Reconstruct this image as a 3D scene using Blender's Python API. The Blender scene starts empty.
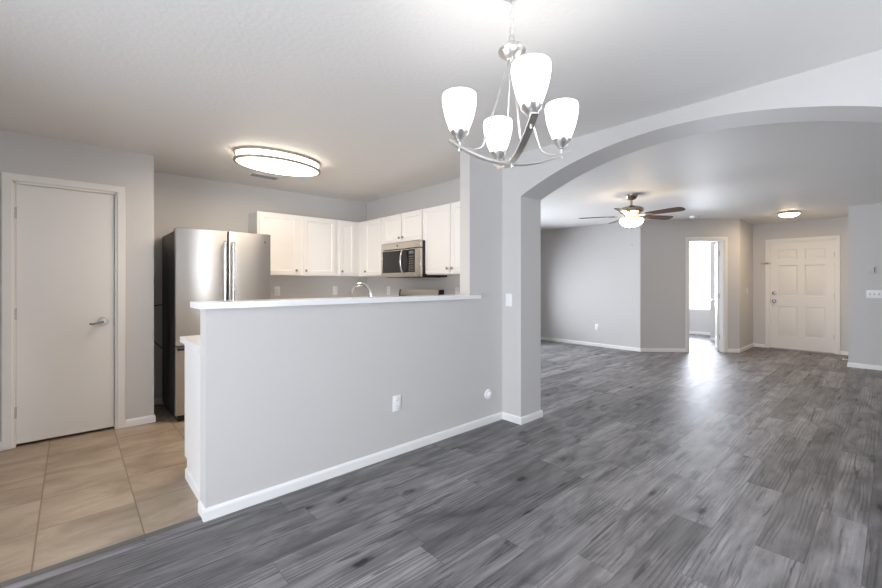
import bpy, bmesh, math, random
from mathutils import Vector, Matrix

S = bpy.context.scene
COL = S.collection
PI = math.pi

# ------------------------------------------------------------------ camera
YAW = 0.83766
cam = bpy.data.cameras.new('camera')
cam.sensor_width = 36.0
cam.lens = 410.4 / 882 * 36
cam.shift_y = -11.2 / 882
cam.clip_start = 0.02
camo = bpy.data.objects.new('camera', cam)
camo.location = (0, 0, 1.27)
camo.rotation_euler = (PI / 2, 0, YAW - PI / 2)
COL.objects.link(camo)
S.camera = camo

# ------------------------------------------------------------------ sky, exposure, window light
S.view_settings.view_transform = 'Standard'
S.view_settings.look = 'None'
S.view_settings.gamma = 1.0
S.view_settings.exposure = 0.30
S.cycles.max_bounces = 14
S.cycles.diffuse_bounces = 8
S.cycles.glossy_bounces = 6
S.cycles.sample_clamp_indirect = 6.0
w = bpy.data.worlds.new('sky')
S.world = w
w.use_nodes = True
bg = w.node_tree.nodes['Background']
bg.inputs[0].default_value = (0.86, 0.92, 1.0, 1)
bg.inputs[1].default_value = 4.0


def area_light(name, loc, direction, sx, sy, power, color):
    l = bpy.data.lights.new(name, 'AREA')
    l.shape = 'RECTANGLE'
    l.size, l.size_y = sx, sy
    l.energy = power
    l.color = color
    o = bpy.data.objects.new(name, l)
    o.location = loc
    o.rotation_euler = Vector(direction).to_track_quat('-Z', 'Z').to_euler()
    COL.objects.link(o)
    return o


DAY = (0.82, 0.885, 1.0)
# daylight at each window; all but the bedroom window are unseen and added
area_light('added_light_patio_door', (-2.62, 0.55, 1.1), (1, 0, 0.22), 2.5, 2.0, 150, DAY)
area_light('added_light_dining_window', (2.02, -2.05, 1.4), (0, 1, 0.15), 0.62, 1.45, 24, DAY)
area_light('added_light_living_window', (5.65, 6.1, 1.0), (0, -1, -0.02), 3.1, 1.3, 135, DAY)
area_light('daylight_bedroom_window', (11.95, 3.85, 1.45), (-1, 0, 0.0), 2.0, 1.7, 230, DAY)

# ------------------------------------------------------------------ materials


def mat(name, col, rough=0.5, metal=0.0, spec=0.5, bump=None, var=None, emit=None, coat=0.0, aniso=0.0):
    m = bpy.data.materials.new(name)
    m.use_nodes = True
    nt = m.node_tree
    n = nt.nodes
    p = n['Principled BSDF']
    p.inputs['Base Color'].default_value = (*col, 1)
    p.inputs['Roughness'].default_value = rough
    p.inputs['Metallic'].default_value = metal
    p.inputs['Specular IOR Level'].default_value = spec
    p.inputs['Coat Weight'].default_value = coat
    p.inputs['Anisotropic'].default_value = aniso
    p.inputs['Anisotropic Rotation'].default_value = 0.25 if aniso else 0.0
    tc = n.new('ShaderNodeTexCoord')
    if var:                                   # (scale vector, amount): soft tone variation
        mp = n.new('ShaderNodeMapping')
        mp.inputs['Scale'].default_value = var[0]
        nz = n.new('ShaderNodeTexNoise')
        nz.inputs['Scale'].default_value = 1.0
        nz.inputs['Detail'].default_value = 4
        nt.links.new(tc.outputs['Object'], mp.inputs[0])
        nt.links.new(mp.outputs[0], nz.inputs['Vector'])
        mx = n.new('ShaderNodeMix')
        mx.data_type = 'RGBA'
        a = var[1]
        mx.inputs['A'].default_value = (*[max(0, c * (1 - a)) for c in col], 1)
        mx.inputs['B'].default_value = (*[min(1, c * (1 + a)) for c in col], 1)
        nt.links.new(nz.outputs['Fac'], mx.inputs['Factor'])
        nt.links.new(mx.outputs['Result'], p.inputs['Base Color'])
    if bump:                                  # (scale vector, strength, distance)
        mp = n.new('ShaderNodeMapping')
        mp.inputs['Scale'].default_value = bump[0]
        nz = n.new('ShaderNodeTexNoise')
        nz.inputs['Scale'].default_value = 1.0
        nz.inputs['Detail'].default_value = 3
        bp = n.new('ShaderNodeBump')
        bp.inputs['Strength'].default_value = bump[1]
        bp.inputs['Distance'].default_value = bump[2]
        nt.links.new(tc.outputs['Object'], mp.inputs[0])
        nt.links.new(mp.outputs[0], nz.inputs['Vector'])
        nt.links.new(nz.outputs['Fac'], bp.inputs['Height'])
        nt.links.new(bp.outputs[0], p.inputs['Normal'])
    if emit:
        p.inputs['Emission Color'].default_value = (*emit[0], 1)
        p.inputs['Emission Strength'].default_value = emit[1]
    return m


M = {}
M['wall'] = mat('grey_wall_paint', (0.60, 0.584, 0.568), 0.5, spec=0.3, bump=((70, 70, 70), 0.12, 0.003), var=((2, 2, 2), 0.015))
M['ceiling'] = mat('ceiling_paint', (0.80, 0.785, 0.76), 0.54, spec=0.4, bump=((42, 42, 42), 0.28, 0.006), var=((2, 2, 2), 0.015))
M['trim'] = mat('white_trim_paint', (0.83, 0.825, 0.81), 0.35, bump=((60, 60, 60), 0.03, 0.002), var=((3, 3, 3), 0.01))
M['door'] = mat('door_paint', (0.79, 0.77, 0.735), 0.4, bump=((60, 60, 60), 0.03, 0.002), var=((3, 3, 3), 0.01))
M['cabinet'] = mat('cabinet_paint', (0.84, 0.83, 0.81), 0.38, bump=((60, 60, 60), 0.02, 0.002), var=((3, 3, 3), 0.01))
M['quartz'] = mat('white_quartz', (0.86, 0.86, 0.865), 0.2, var=((25, 25, 25), 0.03))
M['steel'] = mat('stainless_steel', (0.52, 0.505, 0.48), 0.30, 1.0, bump=((3, 3, 160), 0.03, 0.002), var=((1, 1, 30), 0.03), aniso=0.85)
M['steel_h'] = mat('stainless_steel_horizontal', (0.60, 0.575, 0.54), 0.27, 1.0, bump=((2, 2, 240), 0.025, 0.002), var=((1, 1, 30), 0.03))
M['chrome'] = mat('polished_steel', (0.75, 0.745, 0.735), 0.12, 1.0, var=((8, 8, 8), 0.02))
M['nickel'] = mat('brushed_nickel', (0.70, 0.685, 0.665), 0.33, 1.0, bump=((90, 90, 90), 0.03, 0.001), var=((30, 30, 30), 0.04))
M['satin'] = mat('satin_nickel', (0.40, 0.385, 0.37), 0.22, 1.0, var=((30, 30, 30), 0.04))
M['dark_nickel'] = mat('dark_nickel', (0.30, 0.28, 0.26), 0.3, 1.0, var=((30, 30, 30), 0.05))
M['fan_metal'] = mat('antique_nickel', (0.42, 0.36, 0.29), 0.25, 1.0, var=((30, 30, 30), 0.05))
M['fridge_side'] = mat('dark_appliance_side', (0.035, 0.036, 0.038), 0.4, bump=((150, 150, 150), 0.05, 0.001), var=((8, 8, 8), 0.06))
M['black'] = mat('black_enamel', (0.012, 0.012, 0.013), 0.25, var=((20, 20, 20), 0.1))
M['glass_black'] = mat('dark_oven_glass', (0.014, 0.0145, 0.0155), 0.12, spec=0.35, var=((6, 6, 6), 0.05))
M['button'] = mat('grey_keypad', (0.10, 0.10, 0.10), 0.4, var=((30, 30, 30), 0.05))
M['display'] = mat('blue_display', (0.05, 0.08, 0.1), 0.2, var=((30, 30, 30), 0.05), emit=((0.6, 0.85, 1.0), 0.06))
M['plastic'] = mat('white_plastic', (0.86, 0.86, 0.86), 0.3, var=((30, 30, 30), 0.01))
M['slot'] = mat('dark_slot', (0.09, 0.085, 0.08), 0.5, var=((30, 30, 30), 0.05))
M['wallbox'] = mat('off_white_plastic', (0.66, 0.65, 0.64), 0.4, var=((30, 30, 30), 0.01))
M['toggle'] = mat('grey_toggle', (0.42, 0.41, 0.40), 0.4, var=((30, 30, 30), 0.02))
M['cord'] = mat('dark_rubber', (0.06, 0.06, 0.06), 0.5, var=((30, 30, 30), 0.05))
M['threshold'] = mat('threshold_metal', (0.42, 0.40, 0.37), 0.4, 0.7, var=((30, 30, 30), 0.05))
M['strip'] = mat('grey_transition_strip', (0.13, 0.125, 0.12), 0.4, var=((2, 30, 30), 0.2))
M['ring'] = mat('satin_bronze_ring', (0.36, 0.32, 0.27), 0.55, 0.4, spec=0.3, var=((30, 30, 30), 0.04))
M['brass'] = mat('aged_brass', (0.42, 0.36, 0.27), 0.35, 1.0, var=((30, 30, 30), 0.05))
M['blade'] = mat('walnut_blade', (0.115, 0.058, 0.036), 0.38, bump=((60, 60, 60), 0.02, 0.001), var=((14, 14, 14), 0.25))
M['shade'] = mat('lit_opal_glass', (0.9, 0.9, 0.9), 0.3, var=((30, 30, 30), 0.01), emit=((1.0, 0.97, 0.93), 3.8))
M['led'] = mat('lit_round_diffuser', (0.9, 0.9, 0.9), 0.4, var=((30, 30, 30), 0.01), emit=((1.0, 0.88, 0.72), 5.0))
M['bowl'] = mat('lit_warm_bowl', (0.9, 0.88, 0.85), 0.3, var=((30, 30, 30), 0.01), emit=((1.0, 0.78, 0.52), 20.0))
M['dome'] = mat('lit_warm_dome', (0.9, 0.88, 0.85), 0.3, var=((30, 30, 30), 0.01), emit=((1.0, 0.74, 0.46), 22.0))


def pane_material():
    m = bpy.data.materials.new('window_glass')
    m.use_nodes = True
    nt = m.node_tree
    n = nt.nodes
    n.clear()
    out = n.new('ShaderNodeOutputMaterial')
    tr = n.new('ShaderNodeBsdfTransparent')
    gl = n.new('ShaderNodeBsdfGlossy')
    gl.inputs['Roughness'].default_value = 0.02
    fr = n.new('ShaderNodeFresnel')
    fr.inputs['IOR'].default_value = 1.3
    mx = n.new('ShaderNodeMixShader')
    nt.links.new(fr.outputs[0], mx.inputs[0])
    nt.links.new(tr.outputs[0], mx.inputs[1])
    nt.links.new(gl.outputs[0], mx.inputs[2])
    nt.links.new(mx.outputs[0], out.inputs[0])
    return m


M['pane'] = pane_material()


def nodes_for(name):
    m = bpy.data.materials.new(name)
    m.use_nodes = True
    nt = m.node_tree
    n = nt.nodes

    def N(t, **k):
        x = n.new('ShaderNode' + t)
        for a, b in k.items():
            if a.startswith('i_'):
                x.inputs[a[2:]].default_value = b
            else:
                setattr(x, a, b)
        return x

    def L(a, b):
        nt.links.new(a, b)

    def math_(op, a, b=None, c=None):
        x = N('Math', operation=op)
        for i, v in enumerate((a, b, c)):
            if v is None:
                continue
            if isinstance(v, (int, float)):
                x.inputs[i].default_value = v
            else:
                L(v, x.inputs[i])
        return x.outputs[0]

    def ramp(fac, stops):
        r = N('ValToRGB')
        e = r.color_ramp.elements
        while len(e) < len(stops):
            e.new(0.5)
        for i, (p, c) in enumerate(stops):
            e[i].position = p
            e[i].color = (c, c, c, 1) if isinstance(c, (int, float)) else (*c, 1)
        L(fac, r.inputs[0])
        return r.outputs[0]

    def mixc(fac, a, b, mode='MIX'):
        x = N('Mix', data_type='RGBA', blend_type=mode)
        for s, v in (('Factor', fac), ('A', a), ('B', b)):
            if isinstance(v, (int, float)):
                x.inputs[s].default_value = v
            elif isinstance(v, tuple):
                x.inputs[s].default_value = (*v, 1)
            else:
                L(v, x.inputs[s])
        return x.outputs['Result']
    return m, n['Principled BSDF'], N, L, math_, ramp, mixc


def plank_material():
    m, p, N, L, math_, ramp, mixc = nodes_for('grey_vinyl_planks')
    tone = N('Attribute', attribute_name='tone').outputs['Fac']
    seed = N('Attribute', attribute_name='seed').outputs['Fac']
    length = N('Attribute', attribute_name='plank_length').outputs['Fac']
    width = N('Attribute', attribute_name='plank_width').outputs['Fac']
    uv = N('SeparateXYZ')
    L(N('UVMap', uv_map='UVMap').outputs[0], uv.inputs[0])
    pos = N('SeparateXYZ')
    L(N('TexCoord').outputs['Object'], pos.inputs[0])
    off = math_('MULTIPLY', seed, 37.0)

    def vec(sx, sy):
        c = N('CombineXYZ')
        L(math_('ADD', math_('MULTIPLY', pos.outputs[0], sx), off), c.inputs[0])
        L(math_('ADD', math_('MULTIPLY', pos.outputs[1], sy), math_('MULTIPLY', off, 1.7)), c.inputs[1])
        L(off, c.inputs[2])
        return c.outputs[0]
    streak = N('TexNoise', i_Scale=1.0, i_Detail=4.0, i_Roughness=0.55, i_Distortion=0.5)
    L(vec(1.1, 17), streak.inputs['Vector'])
    fine = N('TexNoise', i_Scale=1.0, i_Detail=3.0, i_Roughness=0.6)
    L(vec(6, 150), fine.inputs['Vector'])
    cloud = N('TexNoise', i_Scale=1.0, i_Detail=4.0, i_Roughness=0.6, i_Distortion=0.9)
    L(vec(2.3, 7), cloud.inputs['Vector'])
    cath = N('TexWave', wave_type='BANDS', bands_direction='Y', i_Scale=1.0, i_Distortion=9.0, i_Detail=2.0)
    cath.inputs['Detail Scale'].default_value = 0.8
    L(vec(1.5, 15), cath.inputs['Vector'])
    cmask = ramp(N_out(N, L, vec(1.3, 5.0), 1.6), [(0.46, 0.0), (0.60, 1.0)])
    # knots: sparse dark spots with a smoky halo drawn out along the grain
    knot = N('TexVoronoi', feature='F1', i_Scale=1.0, i_Randomness=1.0)
    dist = N('TexNoise', i_Scale=1.0, i_Detail=4.0, i_Roughness=0.7)
    L(vec(16, 40), dist.inputs['Vector'])
    kv = N('VectorMath', operation='ADD')
    L(vec(1.9, 4.6), kv.inputs[0])
    ks = N('VectorMath', operation='SCALE')
    L(dist.outputs['Color'], ks.inputs[0])
    ks.inputs['Scale'].default_value = 0.20
    L(ks.outputs[0], kv.inputs[1])
    L(kv.outputs[0], knot.inputs['Vector'])
    kd = ramp(knot.outputs['Distance'], [(0.05, 0.08), (0.085, 0.36), (0.13, 0.74), (0.30, 1.0)])
    keep = ramp(knot.outputs['Color'], [(0.26, 0.0), (0.30, 1.0)])
    base = mixc(ramp(streak.outputs['Fac'], [(0.28, 0.0), (0.72, 1.0)]), (0.112, 0.107, 0.111), (0.312, 0.302, 0.306))
    base = mixc(0.16, base, ramp(fine.outputs['Fac'], [(0.3, (0.08, 0.077, 0.08)), (0.7, (0.46, 0.445, 0.445))]))
    base = mixc(1.0, base, ramp(cloud.outputs['Fac'], [(0.30, 0.52), (0.52, 1.0), (0.72, 1.25)]), 'MULTIPLY')
    crack = N('TexNoise', i_Scale=1.0, i_Detail=3.0, i_Roughness=0.6, i_Distortion=1.0)
    L(vec(2.0, 24), crack.inputs['Vector'])
    base = mixc(1.0, base, ramp(crack.outputs['Fac'], [(0.60, 1.0), (0.68, 0.40)]), 'MULTIPLY')
    lines = ramp(cath.outputs['Color'], [(0.08, 0.68), (0.35, 1.06), (0.9, 1.10)])
    base = mixc(cmask, base, mixc(1.0, base, lines, 'MULTIPLY'))
    base = mixc(keep, base, mixc(1.0, base, kd, 'MULTIPLY'))
    tn = N('CombineColor')
    for i in range(3):
        L(tone, tn.inputs[i])
    base = mixc(1.0, base, tn.outputs[0], 'MULTIPLY')
    u, v = uv.outputs[0], uv.outputs[1]
    du = math_('MULTIPLY', math_('MINIMUM', u, math_('SUBTRACT', 1.0, u)), length)
    dv = math_('MULTIPLY', math_('MINIMUM', v, math_('SUBTRACT', 1.0, v)), width)
    d = math_('MINIMUM', du, dv)
    groove = ramp(math_('MULTIPLY', d, 100.0), [(0.05, 0.55), (0.17, 1.0)])
    base = mixc(1.0, base, groove, 'MULTIPLY')
    L(base, p.inputs['Base Color'])
    rr = math_('ADD', math_('MULTIPLY', streak.outputs['Fac'], 0.16), 0.40)
    L(rr, p.inputs['Roughness'])
    p.inputs['Specular IOR Level'].default_value = 0.42
    bp = N('Bump', i_Strength=0.22, i_Distance=0.002)
    L(math_('ADD', math_('MULTIPLY', fine.outputs['Fac'], 0.5), math_('MULTIPLY', groove, 1.0)), bp.inputs['Height'])
    L(bp.outputs[0], p.inputs['Normal'])
    return m


def N_out(N, L, v, scale):
    x = N('TexNoise', i_Scale=scale, i_Detail=1.0)
    L(v, x.inputs['Vector'])
    return x.outputs['Fac']


def tile_material():
    m, p, N, L, math_, ramp, mixc = nodes_for('beige_floor_tile')
    pos = N('SeparateXYZ')
    tc = N('TexCoord').outputs['Object']
    L(tc, pos.inputs[0])
    fx = math_('DIVIDE', math_('ADD', pos.outputs[0], 0.13 + 4.05), 0.405)
    fy = math_('DIVIDE', math_('ADD', pos.outputs[1], -2.945 + 4.1), 0.41)
    cx, cy = math_('FLOOR', fx), math_('FLOOR', fy)
    ux, uy = math_('FRACT', fx), math_('FRACT', fy)
    d = math_('MINIMUM', math_('MINIMUM', ux, math_('SUBTRACT', 1.0, ux)), math_('MINIMUM', uy, math_('SUBTRACT', 1.0, uy)))
    c = N('CombineXYZ')
    L(cx, c.inputs[0])
    L(cy, c.inputs[1])
    wn = N('TexWhiteNoise', noise_dimensions='3D')
    L(c.outputs[0], wn.inputs['Vector'])
    ov = N('VectorMath', operation='MULTIPLY_ADD')
    L(wn.outputs['Color'], ov.inputs[0])
    ov.inputs[1].default_value = (9, 9, 9)
    L(tc, ov.inputs[2])
    mot = N('TexNoise', i_Scale=3.6, i_Detail=6.0, i_Roughness=0.6, i_Distortion=0.5)
    mp = N('Mapping')
    mp.inputs['Scale'].default_value = (0.75, 1.5, 1)
    L(ov.outputs[0], mp.inputs[0])
    L(mp.outputs[0], mot.inputs['Vector'])
    base = ramp(mot.outputs['Fac'], [(0.32, (0.265, 0.198, 0.138)), (0.5, (0.365, 0.285, 0.207)), (0.68, (0.465, 0.375, 0.285))])
    tn = N('CombineColor')
    t = math_('ADD', math_('MULTIPLY', wn.outputs['Value'], 0.12), 0.94)
    for i in range(3):
        L(t, tn.inputs[i])
    base = mixc(1.0, base, tn.outputs[0], 'MULTIPLY')
    g = ramp(d, [(0.004, 0.0), (0.010, 1.0)])
    base = mixc(g, (0.21, 0.16, 0.115), base)
    L(base, p.inputs['Base Color'])
    p.inputs['Roughness'].default_value = 0.42
    bp = N('Bump', i_Strength=0.3, i_Distance=0.003)
    L(math_('ADD', g, math_('MULTIPLY', mot.outputs['Fac'], 0.2)), bp.inputs['Height'])
    L(bp.outputs[0], p.inputs['Normal'])
    return m


M['plank'] = plank_material()
M['tile'] = tile_material()

# ------------------------------------------------------------------ mesh helpers


def BM():
    return bmesh.new()


def box(bm, x0, y0, z0, x1, y1, z1, bev=0.0, seg=1):
    c = Matrix.Translation(((x0 + x1) / 2, (y0 + y1) / 2, (z0 + z1) / 2))
    s = Matrix.Diagonal((abs(x1 - x0), abs(y1 - y0), abs(z1 - z0), 1))
    r = bmesh.ops.create_cube(bm, size=1.0, matrix=c @ s)
    if bev:
        es = list({e for v in r['verts'] for e in v.link_edges})
        bmesh.ops.bevel(bm, geom=es, offset=bev, segments=seg, affect='EDGES', profile=0.5)
    return bm


def lathe(bm, prof, loc=(0, 0, 0), seg=32, mtx=None):
    """prof: (radius, height) pairs; spun about the local z axis."""
    mt = mtx or Matrix.Translation(loc)
    rings = []
    for r, z in prof:
        if r < 1e-5:
            rings.append([bm.verts.new(mt @ Vector((0, 0, z)))])
        else:
            rings.append([bm.verts.new(mt @ Vector((r * math.cos(2 * PI * i / seg), r * math.sin(2 * PI * i / seg), z))) for i in range(seg)])
    for a, b in zip(rings, rings[1:]):
        for i in range(seg):
            j = (i + 1) % seg
            if len(a) == 1 and len(b) == 1:
                continue
            if len(a) == 1:
                bm.faces.new((a[0], b[i], b[j]))
            elif len(b) == 1:
                bm.faces.new((a[i], a[j], b[0]))
            else:
                bm.faces.new((a[i], a[j], b[j], b[i]))
    bmesh.ops.recalc_face_normals(bm, faces=bm.faces)
    return bm


def tube(bm, pts, r, seg=10, closed=False, flat=1.0):
    """a tube of radius r (number or list) through pts, capped ends."""
    pts = [Vector(p) for p in pts]
    n = len(pts)
    rs = r if isinstance(r, (list, tuple)) else [r] * n
    rings = []
    up = None
    for i, p in enumerate(pts):
        if closed:
            t = (pts[(i + 1) % n] - pts[i - 1]).normalized()
        else:
            t = (pts[min(i + 1, n - 1)] - pts[max(i - 1, 0)]).normalized()
        if up is None:
            up = Vector((0, 0, 1)) if abs(t.z) < 0.9 else Vector((1, 0, 0))
        s = t.cross(up).normalized()
        up = s.cross(t).normalized()
        rings.append([bm.verts.new(p + s * rs[i] * math.cos(2 * PI * k / seg) + up * rs[i] * flat * math.sin(2 * PI * k / seg)) for k in range(seg)])
    m = n if closed else n - 1
    for i in range(m):
        a, b = rings[i], rings[(i + 1) % n]
        for k in range(seg):
            j = (k + 1) % seg
            bm.faces.new((a[k], a[j], b[j], b[k]))
    if not closed:
        bm.faces.new(rings[0][::-1])
        bm.faces.new(rings[-1])
    bmesh.ops.recalc_face_normals(bm, faces=bm.faces)
    return bm


def bezier(p0, p1, p2, p3, n=12):
    p0, p1, p2, p3 = map(Vector, (p0, p1, p2, p3))
    out = []
    for i in range(n + 1):
        t = i / n
        out.append(p0 * (1 - t) ** 3 + p1 * 3 * t * (1 - t) ** 2 + p2 * 3 * t * t * (1 - t) + p3 * t ** 3)
    return out


def prism(bm, poly, mtx, depth):
    """extrude a 2-D polygon lying in local xy by depth along local z, then place by mtx."""
    a = [bm.verts.new(mtx @ Vector((x, y, 0))) for x, y in poly]
    b = [bm.verts.new(mtx @ Vector((x, y, depth))) for x, y in poly]
    n = len(poly)
    f1 = bm.faces.new(a)
    f2 = bm.faces.new(b[::-1])
    for i in range(n):
        j = (i + 1) % n
        bm.faces.new((a[j], a[i], b[i], b[j]))
    f1.normal_update()
    f2.normal_update()
    bmesh.ops.triangulate(bm, faces=[f1, f2], ngon_method='EAR_CLIP')
    bmesh.ops.recalc_face_normals(bm, faces=bm.faces)
    return bm


def panel_slab(bm, x0, z0, x1, z1, t, panels, d=0.006, raise_=0.004, step=0.012):
    """a door slab whose front lies at y=0 (facing -y) and back at y=t, with moulded panels [(x0,z0,x1,z1)]."""
    xs = sorted({x0, x1, *[p[0] for p in panels], *[p[2] for p in panels]})
    zs = sorted({z0, z1, *[p[1] for p in panels], *[p[3] for p in panels]})
    V = {}
    for x in xs:
        for z in zs:
            V[x, z] = bm.verts.new((x, 0, z))
    cells = []
    for i in range(len(xs) - 1):
        for j in range(len(zs) - 1):
            f = bm.faces.new((V[xs[i], zs[j]], V[xs[i + 1], zs[j]], V[xs[i + 1], zs[j + 1]], V[xs[i], zs[j + 1]]))
            c = ((xs[i] + xs[i + 1]) / 2, (zs[j] + zs[j + 1]) / 2)
            if any(p[0] < c[0] < p[2] and p[1] < c[1] < p[3] for p in panels):
                cells.append(f)
    for f in cells:
        f.normal_update()
        bmesh.ops.inset_region(bm, faces=[f], thickness=step * 0.6, depth=-d, use_even_offset=True)
        bmesh.ops.inset_region(bm, faces=[f], thickness=step, depth=0.0, use_even_offset=True)
        if raise_:
            bmesh.ops.inset_region(bm, faces=[f], thickness=step * 1.2, depth=raise_, use_even_offset=True)
    loop = [(x, z0) for x in xs] + [(x1, z) for z in zs[1:]] + [(x, z1) for x in xs[-2::-1]] + [(x0, z) for z in zs[-2:0:-1]]
    bk = [bm.verts.new((x, t, z)) for x, z in loop]
    n = len(loop)
    for i in range(n):
        j = (i + 1) % n
        bm.faces.new((V[loop[j]], V[loop[i]], bk[i], bk[j]))
    bm.faces.new(bk)
    return bm


def obj(name, bm, m, parent=None, smooth=True, mtx=None):
    if mtx is not None:
        bmesh.ops.transform(bm, matrix=mtx, verts=bm.verts)
    me = bpy.data.meshes.new(name)
    bm.to_mesh(me)
    bm.free()
    me.materials.append(m if not isinstance(m, str) else M[m])
    if smooth:
        me.polygons.foreach_set('use_smooth', [True] * len(me.polygons))
        me.set_sharp_from_angle(angle=math.radians(38))
    o = bpy.data.objects.new(name, me)
    COL.objects.link(o)
    if parent is not None:
        o.parent = parent
    return o


def thing(name, label, cat, loc=(0, 0, 0), rotz=0.0, group=None, kind=None):
    o = bpy.data.objects.new(name, None)
    o.empty_display_size = 0.1
    o.location = loc
    o.rotation_euler = (0, 0, rotz)
    COL.objects.link(o)
    tag(o, label, cat, group, kind)
    return o


def tag(o, label=None, cat=None, group=None, kind=None):
    if label:
        o['label'] = label
    if cat:
        o['category'] = cat
    if group:
        o['group'] = group
    if kind:
        o['kind'] = kind
    return o


def struct(name, bm, m, label=None, cat=None, parent=None, smooth=False):
    o = obj(name, bm, m, parent, smooth)
    if parent is None:
        tag(o, label, cat, kind='structure')
    return o


def copy_tree(o, parent=None):
    c = o.copy()
    COL.objects.link(c)
    if parent is not None:
        c.parent = parent
    for ch in list(o.children):
        copy_tree(ch, c)
    return c


# ------------------------------------------------------------------ room shell
CH = 2.43                      # ceiling height
YB = 5.17                      # kitchen back wall
YL = 5.70                      # living room and bedroom back wall
DA = Vector((7.81, 3.16, 0))   # ends of the diagonal wall
DB = Vector((9.035, 1.915, 0))
DL = (DB - DA).length
DU = (DB - DA).normalized()
DN = Vector((-DU.y, DU.x, 0))  # points away from the living room, into the bedroom
DM = Matrix(((DU.x, DN.x, 0, DA.x), (DU.y, DN.y, 0, DA.y), (0, 0, 1, 0), (0, 0, 0, 1)))

# --- plank floor
ROW, PL = 0.18, 1.22
rng = random.Random(11)
row_shift = {}
tone_over = {}


def set_row(r, joint, tones=None):
    """row r has a butt joint at x=joint; tones maps plank index (0 starts at the joint) to a tone."""
    row_shift[r] = joint % PL
    for k, t in (tones or {}).items():
        tone_over[r, round((joint - row_shift[r]) / PL) + k] = t


set_row(-1, 2.46, {0: 0.66, 1: 0.80, -1: 1.0})
set_row(0, 3.10, {0: 1.10, -1: 1.12, 1: 1.0})
set_row(1, 2.46, {0: 0.74, 1: 0.70, -1: 1.12})
set_row(2, 3.20, {0: 0.72, -1: 1.18, -2: 1.1})
set_row(3, 2.46, {0: 1.2, -1: 0.80, 1: 1.12})
set_row(4, 1.76, {0: 1.05, -1: 1.22, 1: 1.15})
set_row(5, 2.30, {0: 1.12, -1: 0.98, -2: 1.18})
set_row(6, 1.60, {0: 1.22, -1: 1.16, 1: 0.86})
set_row(7, 1.25, {0: 0.74, -1: 1.24, 1: 0.98})
set_row(8, 2.50, {0: 1.05, -1: 0.74, -2: 0.9})
set_row(9, 1.90, {0: 0.90, -1: 1.1, -2: 1.06, 1: 0.8})
set_row(10, 1.46, {0: 1.04, -1: 0.86, 1: 0.82})
set_row(11, 2.2, {0: 0.86, -1: 1.0, -2: 0.82})
set_row(12, 0.9, {0: 0.80, -1: 0.74, 1: 0.78})

bm = BM()
uvl = bm.loops.layers.uv.new('UVMap')
LT = bm.faces.layers.float.new('tone')
LS = bm.faces.layers.float.new('seed')
LL = bm.faces.layers.float.new('plank_length')
LW = bm.faces.layers.float.new('plank_width')
for r in range(-14, 32):
    y0, y1 = 0.10 + ROW * r, 0.10 + ROW * (r + 1)
    spans = []
    if y1 <= 2.50:
        spans.append((-2.3, 11.5, y0, y1))
    elif y0 < 2.50:
        spans.append((-2.3, 3.2, y0, 2.50))
        spans.append((3.2, 11.5, y0, y1))
    else:
        spans.append((3.2, 11.5, y0, y1))
    sh = row_shift.get(r, rng.random() * PL)
    for (xa, xb, ya, yb) in spans:
        k0 = math.floor((xa - sh) / PL)
        k = k0
        while sh + k * PL < xb:
            px0, px1 = max(xa, sh + k * PL), min(xb, sh + (k + 1) * PL)
            t = tone_over.get((r, k))
            rt = rng.choice((0.74, 0.8, 0.88, 0.95, 1.0, 1.05, 1.12, 1.2))
            se = rng.random()
            if px1 - px0 > 0.002:
                vs = [bm.verts.new((x, y, 0)) for x, y in ((px0, ya), (px1, ya), (px1, yb), (px0, yb))]
                f = bm.faces.new(vs)
                for l, c in zip(f.loops, ((0, 0), (1, 0), (1, 1), (0, 1))):
                    l[uvl].uv = c
                f[LT] = t if t is not None else rt
                f[LS] = se
                f[LL] = px1 - px0
                f[LW] = yb - ya
            k += 1
struct('floor', bm, 'plank', 'grey wood-look plank floor running through dining, living and entry', 'floor')
bm = box(BM(), -2.42, -2.42, -0.12, 11.64, 5.82, -0.002)
struct('floor_slab', bm, 'slot')
bm = BM()
vs = [bm.verts.new(c) for c in ((-2.3, 2.53, 0.0), (3.2, 2.53, 0.0), (3.2, YB, 0.0), (-2.3, YB, 0.0))]
bm.faces.new(vs)
struct('floor_tile', bm, 'tile', 'beige square tile floor of the kitchen', 'floor')
bm = box(BM(), -2.3, 2.495, -0.001, 0.532, 2.535, 0.004, 0.0015)
struct('trim_1', bm, 'strip', 'dark grey transition strip between plank floor and beige tile', 'trim')

bm = box(BM(), -2.42, -2.42, CH, 11.64, 5.82, CH + 0.12)
struct('ceiling', bm, 'ceiling', 'off-white lightly textured ceiling', 'ceiling')


def xz(y):      # polygon (x, z) -> world, extruded along +y
    return Matrix(((1, 0, 0, 0), (0, 0, 1, y), (0, 1, 0, 0), (0, 0, 0, 1)))


def yz(x):      # polygon (y, z) -> world, extruded along +x
    return Matrix(((0, 0, 1, x), (1, 0, 0, 0), (0, 1, 0, 0), (0, 0, 0, 1)))


# peninsula: low wall that turns into the full-height stub beside the arch
bm = prism(BM(), [(0.532, 0), (3.05, 0), (3.05, CH), (2.558, CH), (2.558, 1.13), (0.532, 1.13)], xz(2.47), 0.12)
struct('wall_peninsula', bm, 'wall', 'grey half wall below the white bar top, full height at its right end', 'wall')

# arch wall
AY, AZ, AR = 1.039, -0.482, 2.808
y_l, y_r = 2.256, -0.184
z_s = AZ + math.sqrt(AR ** 2 - (y_l - AY) ** 2)
arc = []
for i in range(41):
    y = y_r + (y_l - y_r) * i / 40
    arc.append((y, AZ + math.sqrt(AR ** 2 - (y - AY) ** 2)))
poly = [(2.59, 0), (2.59, CH), (-2.3, CH), (-2.3, 0), (y_r, 0)] + arc + [(y_l, 0)]
bm = prism(BM(), poly, yz(2.996), 0.305)
struct('wall_arch', bm, 'wall', 'grey wall with the wide arched opening to the living room', 'wall', smooth=True)

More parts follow.
